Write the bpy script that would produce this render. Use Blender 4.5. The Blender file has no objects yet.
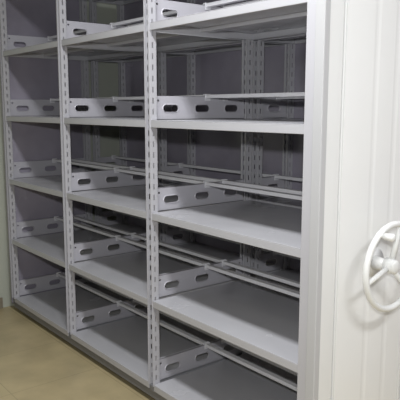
import bpy, bmesh, math
from mathutils import Vector, Matrix
S = bpy.context.scene
C = S.collection
S.view_settings.view_transform = 'Standard'

# ---------------------------------------------------------------- materials
def mat(name, col, rough=0.45, var=0.04, scale=6.0, bump=0.0, bscale=200, metal=0.0, spec=0.5, rvar=0.0):
    m = bpy.data.materials.new(name); m.use_nodes = True
    nt = m.node_tree; b = nt.nodes['Principled BSDF']
    b.inputs['Roughness'].default_value = rough
    b.inputs['Metallic'].default_value = metal
    b.inputs['Specular IOR Level'].default_value = spec
    tc = nt.nodes.new('ShaderNodeTexCoord')
    n = nt.nodes.new('ShaderNodeTexNoise'); n.inputs['Scale'].default_value = scale; n.inputs['Detail'].default_value = 4
    nt.links.new(tc.outputs['Object'], n.inputs['Vector'])
    r = nt.nodes.new('ShaderNodeValToRGB')
    r.color_ramp.elements[0].position = 0.3; r.color_ramp.elements[1].position = 0.7
    r.color_ramp.elements[0].color = [c*(1-var) for c in col]+[1]
    r.color_ramp.elements[1].color = [min(1, c*(1+var)) for c in col]+[1]
    nt.links.new(n.outputs['Fac'], r.inputs['Fac'])
    nt.links.new(r.outputs['Color'], b.inputs['Base Color'])
    if rvar:
        mr = nt.nodes.new('ShaderNodeMapRange')
        mr.inputs['From Min'].default_value = .3; mr.inputs['From Max'].default_value = .7
        mr.inputs['To Min'].default_value = rough-rvar; mr.inputs['To Max'].default_value = rough+rvar
        nt.links.new(n.outputs['Fac'], mr.inputs['Value']); nt.links.new(mr.outputs['Result'], b.inputs['Roughness'])
    if bump:
        n2 = nt.nodes.new('ShaderNodeTexNoise'); n2.inputs['Scale'].default_value = bscale
        nt.links.new(tc.outputs['Object'], n2.inputs['Vector'])
        bp = nt.nodes.new('ShaderNodeBump'); bp.inputs['Strength'].default_value = bump; bp.inputs['Distance'].default_value = 0.002
        nt.links.new(n2.outputs['Fac'], bp.inputs['Height'])
        nt.links.new(bp.outputs['Normal'], b.inputs['Normal'])
    return m

def tile_mat():
    m = bpy.data.materials.new('floor_tiles'); m.use_nodes = True
    nt = m.node_tree; b = nt.nodes['Principled BSDF']
    b.inputs['Roughness'].default_value = 0.35
    tc = nt.nodes.new('ShaderNodeTexCoord')
    br = nt.nodes.new('ShaderNodeTexBrick'); br.offset = 0.0
    br.inputs['Color1'].default_value = (.47, .39, .225, 1); br.inputs['Color2'].default_value = (.44, .36, .21, 1)
    br.inputs['Mortar'].default_value = (.32, .26, .155, 1)
    br.inputs['Scale'].default_value = 1.0
    br.inputs['Mortar Size'].default_value = 0.003
    br.inputs['Mortar Smooth'].default_value = 0.8
    br.inputs['Brick Width'].default_value = 0.5; br.inputs['Row Height'].default_value = 0.5
    nt.links.new(tc.outputs['Object'], br.inputs['Vector'])
    n = nt.nodes.new('ShaderNodeTexNoise'); n.inputs['Scale'].default_value = 5; n.inputs['Detail'].default_value = 6
    nt.links.new(tc.outputs['Object'], n.inputs['Vector'])
    mx = nt.nodes.new('ShaderNodeMix'); mx.data_type = 'RGBA'; mx.blend_type = 'OVERLAY'; mx.inputs[0].default_value = .35
    nt.links.new(br.outputs['Color'], mx.inputs[6]); nt.links.new(n.outputs['Fac'], mx.inputs[7])
    nt.links.new(mx.outputs[2], b.inputs['Base Color'])
    return m

M_steel = mat('grey_powder_coat', (.465, .462, .487), .21, .03, 3, .08, 500, rvar=.08)
M_post  = mat('post_powder_coat', (.48, .475, .505), .28, .02, 3, .1, 500)
M_guard = mat('guard_powder_coat', (.49, .48, .52), .28, .02, 3, .1, 500)
M_rail  = mat('rail_powder_coat', (.76, .755, .785), .20, .02, 3)
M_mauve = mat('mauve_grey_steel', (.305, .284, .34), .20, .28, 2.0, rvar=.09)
M_stile = mat('end_panel_stile_paint', (.77, .775, .77), .30, .02, 3)
M_edge  = mat('end_panel_edge_paint', (.48, .48, .49), .36, .02, 3)
M_trim  = mat('end_panel_trim_paint', (.76, .765, .76), .32, .02, 3)
M_white = mat('white_panel_paint', (.85, .855, .85), .24, .02, 1.5)
M_wheel = mat('white_wheel_plastic', (.78, .785, .775), .55, .01, 5)
M_hub   = mat('hub_metal', (.72, .72, .71), .4, .02, 5, metal=.1)
M_base  = mat('carriage_paint', (.18, .18, .19), .5, .04, 4)
M_wall  = mat('grey_green_wall_paint', (.48, .50, .43), .8, .02, 1.5, .2, 150)
M_room  = mat('dull_wall_paint', (.33, .34, .33), .8, .02, 1.5, .2, 150)
M_back  = mat('back_wall_paint', (.40, .38, .42), .8, .03, 1.5, .2, 150)
M_ceil  = mat('ceiling_paint', (.34, .34, .33), .9, .02, 2)
M_skirt = mat('skirting_tile', (.24, .21, .16), .35, .05, 4)
M_floor = tile_mat()

# ---------------------------------------------------------------- mesh helpers
def box(bm, x0, x1, y0, y1, z0, z1):
    r = bmesh.ops.create_cube(bm, size=1.0)
    for v in r['verts']:
        v.co = Vector(((x0+x1)/2 + v.co.x*(x1-x0), (y0+y1)/2 + v.co.y*(y1-y0), (z0+z1)/2 + v.co.z*(z1-z0)))

def plate(bm, outline, holes, thick, M):
    """flat sheet in (u, v) with real holes, thickness along w; M maps (u,v,w) to the part"""
    t = bmesh.new(); edges = []
    for loop in [outline]+holes:
        vs = [t.verts.new((u, v, 0)) for u, v in loop]
        for i in range(len(vs)):
            edges.append(t.edges.new((vs[i], vs[(i+1) % len(vs)])))
    bmesh.ops.triangle_fill(t, use_beauty=True, use_dissolve=False, edges=edges, normal=(0, 0, 1))
    r = bmesh.ops.extrude_face_region(t, geom=t.faces[:])
    for v in [g for g in r['geom'] if isinstance(g, bmesh.types.BMVert)]:
        v.co.z += thick
    bmesh.ops.recalc_face_normals(t, faces=t.faces[:])
    me = bpy.data.meshes.new('tmp'); t.to_mesh(me); t.free()
    me.transform(M); bm.from_mesh(me); bpy.data.meshes.remove(me)

def rect(u0, u1, v0, v1): return [(u0, v0), (u1, v0), (u1, v1), (u0, v1)]
def stadium(cu, cv, L, H, n=8):
    r = H/2; a = L/2-r; pts = []
    for i in range(n+1):
        t = -math.pi/2 + math.pi*i/n; pts.append((cu+a+r*math.cos(t), cv+r*math.sin(t)))
    for i in range(n+1):
        t = math.pi/2 + math.pi*i/n; pts.append((cu-a+r*math.cos(t), cv+r*math.sin(t)))
    return pts
def tube(bm, p, q, r0, r1=None, n=20):
    r1 = r0 if r1 is None else r1
    p, q = Vector(p), Vector(q); d = q-p
    M = Matrix.Translation((p+q)/2) @ d.to_track_quat('Z', 'Y').to_matrix().to_4x4()
    bmesh.ops.create_cone(bm, cap_ends=True, segments=n, radius1=r0, radius2=r1, depth=d.length, matrix=M)
def ball(bm, c, r, sc=(1, 1, 1)):
    M = Matrix.Translation(c) @ Matrix.Diagonal((*sc, 1))
    bmesh.ops.create_uvsphere(bm, u_segments=20, v_segments=12, radius=r, matrix=M)

def mesh(name, bm, m, smooth=False):
    me = bpy.data.meshes.new(name); bm.to_mesh(me); bm.free()
    me.materials.append(m)
    if smooth:
        for p in me.polygons: p.use_smooth = True
    return me
ORG = {}
def part(name, me, parent, loc=(0, 0, 0), bevel=0.0, rot=None):
    o = bpy.data.objects.new(name, me); C.objects.link(o)
    o.parent = parent
    base = ORG.get(parent.name, Vector()) if parent else Vector()
    o.location = Vector(loc) - base
    if rot: o.rotation_euler = rot
    if bevel:
        b = o.modifiers.new('bevel', 'BEVEL'); b.width = bevel; b.segments = 2; b.limit_method = 'ANGLE'
    return o
def thing(name, label, cat, loc, group=None):
    o = bpy.data.objects.new(name, None); C.objects.link(o); o.location = loc
    o.empty_display_size = .1
    o['label'] = label; o['category'] = cat
    if group: o['group'] = group
    ORG[o.name] = Vector(loc)
    return o
def struct(name, bm, m):
    o = bpy.data.objects.new(name, mesh(name, bm, m)); C.objects.link(o); o['kind'] = 'structure'; return o

# ---------------------------------------------------------------- dimensions
D = 0.65; H = 2.34
LV = [0.11, 0.54, 0.97, 1.405, 1.84]
TOPZ = 2.27
CH = 1.46
PW = 0.040; PD = 0.042; T = 0.002
X0 = .040
PX = [X0-PW/2, -.955, -1.84, -2.72]      # upright centres
XE = PX[3]-PW/2                          # far end of the rack

# ---------------------------------------------------------------- room
XL, XR, YB, YF, ZC = XE-.12, 2.8, 1.04, -3.0, 2.85
bm = bmesh.new(); box(bm, XL-.1, XR+.1, YF-.1, YB+.1, -.1, 0); struct('floor', bm, M_floor)
bm = bmesh.new(); box(bm, XL-.1, XR+.1, YF-.1, YB+.1, ZC, ZC+.1); struct('ceiling', bm, M_ceil)
bm = bmesh.new(); box(bm, XL-.1, XL, YF-.1, YB+.1, 0, ZC); struct('wall_left', bm, M_wall)
bm = bmesh.new(); box(bm, XR, XR+.1, YF-.1, YB+.1, 0, ZC); struct('wall_right', bm, M_room)
bm = bmesh.new(); box(bm, XL, XR, YB, YB+.1, 0, ZC); struct('wall_back', bm, M_back)
bm = bmesh.new(); box(bm, XL, XR, YF-.1, YF, 0, ZC); struct('wall_front', bm, M_room)
bm = bmesh.new(); box(bm, XL, XL+.012, YF, -.03, 0, .08); struct('baseboard_left', bm, M_skirt)

# ---------------------------------------------------------------- shared meshes
def slots(z0, z1, u, pitch=.05, w=.008, h=.026):
    out = []; z = z0+.03
    while z+h < z1-.01:
        out.append(rect(u-w/2, u+w/2, z, z+h)); z += pitch
    return out
def post_mesh(name, sgn, web=True):
    bm = bmesh.new(); z0, z1 = .10, H
    Mw = Matrix(((1, 0, 0, 0), (0, 0, sgn, 0), (0, 1, 0, 0), (0, 0, 0, 1)))
    plate(bm, rect(-PW/2, PW/2, z0, z1), (slots(z0, z1, -.008, .05, .004, .018)+slots(z0, z1, .008, .05, .004, .018)) if web else [], T, Mw)
    for sx in (-1, 1):
        Mf = Matrix(((0, 0, -sx, sx*PW/2), (sgn, 0, 0, 0), (0, 1, 0, 0), (0, 0, 0, 1)))
        plate(bm, rect(T, PD, z0, z1), slots(z0, z1, .020), T, Mf)
        xa, xb = sorted((sx*PW/2, sx*(PW/2-.012)))
        ya, yb = sorted((sgn*(PD-T), sgn*PD))
        box(bm, xa, xb, ya, yb, z0, z1)
    bmesh.ops.recalc_face_normals(bm, faces=bm.faces[:])
    return mesh(name, bm, M_post)
me_post_f = post_mesh('upright_front', 1)
me_post_p = post_mesh('upright_front_plain', 1, False)
me_post_b = post_mesh('upright_rear', -1)

BX = [(PX[b+1]+PW/2+.001, PX[b]-PW/2-.001) for b in range(3)]   # clear span of each bay
def shelf_mesh(xa, xb, depth, m, lip=.034):
    bm = bmesh.new()
    box(bm, xa, xb, 0, depth, -.003, 0)
    for y0, y1, yr0, yr1 in ((0, .003, .003, .018), (depth-.003, depth, depth-.018, depth-.003)):
        box(bm, xa, xb, y0, y1, -lip, -.003)
        box(bm, xa, xb, yr0, yr1, -lip, -lip+.003)
    for x0 in (xa, xb-.003):
        box(bm, x0, x0+.003, .003, depth-.003, -lip, -.003)
    box(bm, xa+.003, xb-.003, depth*.5-.03, depth*.5+.03, -.02, -.003)
    return mesh('shelf', bm, m)

GH = .112
def guard_mesh(depth, nh):
    bm = bmesh.new()
    y0, y1 = PD+.001, depth-PD-.001
    out = [(y0, 0), (y1, 0), (y1, GH), (y0, GH)]
    cs = [y0+.09+(y1-y0-.18)*(i/(nh-1) if nh > 1 else .5) for i in range(nh)]
    hs = [stadium(c, .052, .088, .033) for c in cs]
    if nh > 1: hs += [stadium(y0+.018, .088, .012, .010), stadium(y1-.018, .088, .012, .010)]
    Mg = Matrix(((0, 0, 1, 0), (1, 0, 0, 0), (0, 1, 0, 0), (0, 0, 0, 1)))
    plate(bm, out, hs, .002, Mg)
    for c in cs:   # pressed rims round the slots
        ring = bmesh.new(); o_ = stadium(c, .052, .100, .045); i_ = stadium(c, .052, .088, .033)
        n_ = len(o_)
        a_ = [ring.verts.new((.002, u, v)) for u, v in o_]; b_ = [ring.verts.new((.005, u*.3+x*.7, v*.3+y*.7)) for (u, v), (x, y) in zip(o_, i_)]; c_ = [ring.verts.new((.001, u, v)) for u, v in i_]
        for k in range(n_):
            j = (k+1) % n_
            ring.faces.new((a_[k], a_[j], b_[j], b_[k])); ring.faces.new((b_[k], b_[j], c_[j], c_[k]))
        bmesh.ops.recalc_face_normals(ring, faces=ring.faces[:])
        me = bpy.data.meshes.new('tmp'); ring.to_mesh(me); ring.free(); bm.from_mesh(me); bpy.data.meshes.remove(me)
    box(bm, -.016, .002, y0, y1, GH-.002, GH); box(bm, -.016, -.014, y0, y1, GH-.012, GH-.002)
    box(bm, -.016, .002, y0, y1, 0, .002)
    return mesh('side_guard', bm, M_guard)
me_guard = guard_mesh(D, 3)
me_guard2 = guard_mesh(.28, 1)

def rail_mesh(xa, xb):
    xa -= PW/2-.003; xb += PW/2-.003
    bm = bmesh.new()
    box(bm, xa, xb, -.014, .014, -.017, 0)
    box(bm, xa, xa+.003, -.018, .018, -.030, .004)
    box(bm, xb-.003, xb, -.018, .018, -.030, .004)
    return mesh('stop_rail', bm, M_rail)

# ---------------------------------------------------------------- main rack
rack = thing('mobile_shelving_rack', 'large pale grey open steel rack of three bays with white end panel and handwheel',
             'shelving rack', (XE/2, D/2, 0))
for s in range(4):
    part('upright', me_post_f if s else me_post_p, rack, (PX[s], 0, 0))
    part('upright', me_post_b, rack, (PX[s], D, 0))
for b in range(3):
    me_s = shelf_mesh(*BX[b], D-.008, M_steel); me_r = rail_mesh(*BX[b])
    for z in LV+[TOPZ]:
        part('shelf', me_s, rack, (0, .004, z), .0015)
    for z in LV:
        for y in (D*.55, D*.73):
            part('stop_rail', me_r, rack, (0, y, z+GH+.008), .002)
for s in range(4):
    for z in LV:
        x = PX[s] if s else PX[0]-PW/2-.004
        part('side_guard', me_guard, rack, (x, 0, z+.001))
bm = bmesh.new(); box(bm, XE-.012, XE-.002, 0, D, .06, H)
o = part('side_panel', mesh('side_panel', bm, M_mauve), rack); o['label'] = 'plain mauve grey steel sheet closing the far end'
bm = bmesh.new()
box(bm, XE, X0, 0.012, .05, .03, .074); box(bm, XE, X0, D-.04, D, .03, .074)
for s in range(4):
    box(bm, PX[s]-PW/2, PX[s]+PW/2, .05, D-.04, .035, .074)
    for yy in (.022, D-.022):
        box(bm, PX[s]-PW/2+.004, PX[s]+PW/2-.004, yy-.018, yy+.018, .07, .1)
part('carriage', mesh('carriage', bm, M_base), rack, (0, 0, 0), .003)
bm = bmesh.new(); tube(bm, (-.015, 0, 0), (.015, 0, 0), .035, n=24); me_w = mesh('wheel', bm, M_hub)
for x in (-.25, -1.35, -2.45):
    for y in (.12, D-.12):
        part('wheel', me_w, rack, (x, y, .0355))
# end panel: grey edge post, pale stile, slim trim strips, white sheet
EX = X0+.036; EI = X0+.001
SW, RW = .097, .104
bm = bmesh.new()
for a, b_ in ((.024, SW), (D-SW, D-.024)):
    box(bm, EI, EX+.002, a, b_, .035, H+.03)
for a, b_ in ((SW, RW), (D-RW, D-SW)):
    box(bm, EI, EX-.005, a, b_, .035, H+.03)
box(bm, EI, EX, RW, D-RW, .035, .16)
box(bm, EI, EX, RW, D-RW, H-.09, H+.03)
ep = part('end_panel', mesh('end_panel', bm, M_stile), rack, (0, 0, 0), .003)
ORG[ep.name] = Vector((0, 0, 0))
for a, b_ in ((-.006, .022), (D-.022, D+.006)):
    bm = bmesh.new(); box(bm, EI, EX+.006, a, b_, .035, H+.03)
    o = part('edge_post', mesh('edge_post', bm, M_edge), ep, (0, 0, 0), .003); o['label'] = 'narrow grey edge strip'
for a in (RW+.001, D-RW-.013):
    bm = bmesh.new(); box(bm, EX-.0095, EX+.001, a, a+.012, .163, H-.093)
    o = part('trim_strip', mesh('trim_strip', bm, M_trim), ep, (0, 0, 0), .003); o['label'] = 'slim light grey raised trim strip'
bm = bmesh.new()
y0, y1 = RW+.0135, D-RW-.0135
prof = [(y0, EX-.003), (y0+.003, EX-.001)]
for f in (.42, .72):
    c_ = y0+(y1-y0)*f
    prof += [(c_-.018, EX-.001), (c_-.005, EX-.0022), (c_+.005, EX-.0022), (c_+.018, EX-.001)]
prof += [(y1-.003, EX-.001), (y1, EX-.003)]
lo = [bm.verts.new((x_, y_, .163)) for y_, x_ in prof]; hi = [bm.verts.new((x_, y_, H-.093)) for y_, x_ in prof]
for i in range(len(prof)-1): bm.faces.new((lo[i], lo[i+1], hi[i+1], hi[i]))
box(bm, EI+.003, EX-.0085, RW+.003, D-RW-.003, .163, H-.093)
bmesh.ops.recalc_face_normals(bm, faces=bm.faces[:])
o = part('centre_panel', mesh('centre_panel', bm, M_white), ep, (0, 0, 0)); o['label'] = 'glossy white sheet with faint folds'
# handwheel
WC = Vector((EX, D/2+.0, .885)); R = .158
hw_bm = bmesh.new()
tube(hw_bm, (-.006, 0, 0), (.006, 0, 0), .055, .055, 32); tube(hw_bm, (.006, 0, 0), (.07, 0, 0), .028, .018, 24)
hw = part('handwheel', mesh('axle_boss', hw_bm, M_hub, True), rack, WC)
bm = bmesh.new()
n, k = 64, 16
rr = .0115
vs = [[bm.verts.new((.080+rr*math.cos(2*math.pi*j/k), (R+rr*math.sin(2*math.pi*j/k))*math.cos(2*math.pi*i/n), (R+rr*math.sin(2*math.pi*j/k))*math.sin(2*math.pi*i/n))) for j in range(k)] for i in range(n)]
for i in range(n):
    for j in range(k):
        bm.faces.new((vs[i][j], vs[(i+1) % n][j], vs[(i+1) % n][(j+1) % k], vs[i][(j+1) % k]))
bmesh.ops.recalc_face_normals(bm, faces=bm.faces[:])
def sub(name, bm, m, par, smooth=True):
    o = bpy.data.objects.new(name, mesh(name, bm, m, smooth)); C.objects.link(o); o.parent = par; return o
sub('rim', bm, M_wheel, hw)
for a in (75, 195, 315):
    a = math.radians(a)
    c, s_ = math.cos(a), math.sin(a)
    bm = bmesh.new(); tube(bm, (.073, .015*c, .015*s_), (.080, (R-.004)*c, (R-.004)*s_), .011, .008, 16)
    sub('spoke', bm, M_wheel, hw)
bm = bmesh.new(); tube(bm, (.055, 0, 0), (.093, 0, 0), .030, .025, 32); ball(bm, (.093, 0, 0), .025, (.35, 1, 1))
sub('hub', bm, M_wheel, hw)
a = math.radians(125); c, s_ = math.cos(a)*R, math.sin(a)*R
bm = bmesh.new(); tube(bm, (.085, c, s_), (.10, c, s_), .007); tube(bm, (.10, c, s_), (.135, c, s_), .011, .014); ball(bm, (.135, c, s_), .014, (.6, 1, 1))
sub('grip', bm, M_wheel, hw)

# ---------------------------------------------------------------- rack behind
D2 = .28; Y2 = D+.04
rear = thing('fixed_shelving_rack', 'shallow closed-back grey rack standing directly behind the open rack', 'shelving rack', (XE/2, Y2+D2/2, 0))
for s in range(4):
    part('upright', me_post_f, rear, (PX[s], Y2, 0)); part('upright', me_post_b, rear, (PX[s], Y2+D2, 0))
    for z in LV:
        part('side_guard', me_guard2, rear, (PX[s] if s else PX[0]-PW/2-.004, Y2, z+.001))
for b in range(3):
    me_s = shelf_mesh(*BX[b], D2-.008, M_steel)
    me_r = rail_mesh(*BX[b])
    for z in LV+[TOPZ]:
        part('shelf', me_s, rear, (0, Y2+.004, z), .0015)
    for z in LV:
        part('stop_rail', me_r, rear, (0, Y2+D2*.6, z+GH+.008), .002)
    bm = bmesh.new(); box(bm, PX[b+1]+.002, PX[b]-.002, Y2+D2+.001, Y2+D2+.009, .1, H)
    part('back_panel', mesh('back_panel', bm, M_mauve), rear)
bm = bmesh.new(); box(bm, XE, X0, Y2, Y2+D2, 0, .075)
for s in range(4):
    for yy in (Y2+.022, Y2+D2-.022):
        box(bm, PX[s]-PW/2+.004, PX[s]+PW/2-.004, yy-.018, yy+.018, .07, .1)
part('plinth', mesh('plinth', bm, M_base), rear, (0, 0, 0), .003)
bm = bmesh.new(); box(bm, X0+.001, X0+.02, Y2, Y2+D2+.009, 0, H+.03)
part('end_panel', mesh('rear_end', bm, M_stile), rear, (0, 0, 0), .002)

# ---------------------------------------------------------------- lights
def area(name, loc, size, e, target=None, col=(1, 1, 1)):
    l = bpy.data.lights.new(name, 'AREA'); l.shape = 'RECTANGLE'; l.size, l.size_y = size; l.energy = e; l.color = col
    o = bpy.data.objects.new(name, l); C.objects.link(o); o.location = loc
    if target: o.rotation_euler = (Vector(target)-Vector(loc)).to_track_quat('-Z', 'Y').to_euler()
    return o
area('overhead_light', (-.1, -.68, 2.80), (1.2, .2), 50, None, (.97, .985, 1))
area('overhead_light', (1.9, -.1, 2.80), (.3, 1.2), 36, None, (.98, .99, 1))  # added fill with no known fixture, brightens the white end panel
area('camera_flash', (1.38, -1.58, 1.64), (.08, .05), 27, (-.6, .4, 1.2), (.97, .985, 1))
w = bpy.data.worlds.new('world'); S.world = w; w.use_nodes = True
w.node_tree.nodes['Background'].inputs[0].default_value = (.5, .5, .5, 1)

# ---------------------------------------------------------------- camera
cam = bpy.data.cameras.new('camera'); co = bpy.data.objects.new('camera', cam); C.objects.link(co)
cam.sensor_width = 36; cam.lens = 54
co.location = (1.381, -1.565, CH)
yaw = math.radians(38.8)
pitch = math.atan(92/600)
d = Vector((-math.cos(yaw)*math.cos(pitch), math.sin(yaw)*math.cos(pitch), -math.sin(pitch)))
co.rotation_euler = d.to_track_quat('-Z', 'Y').to_euler()
S.camera = co
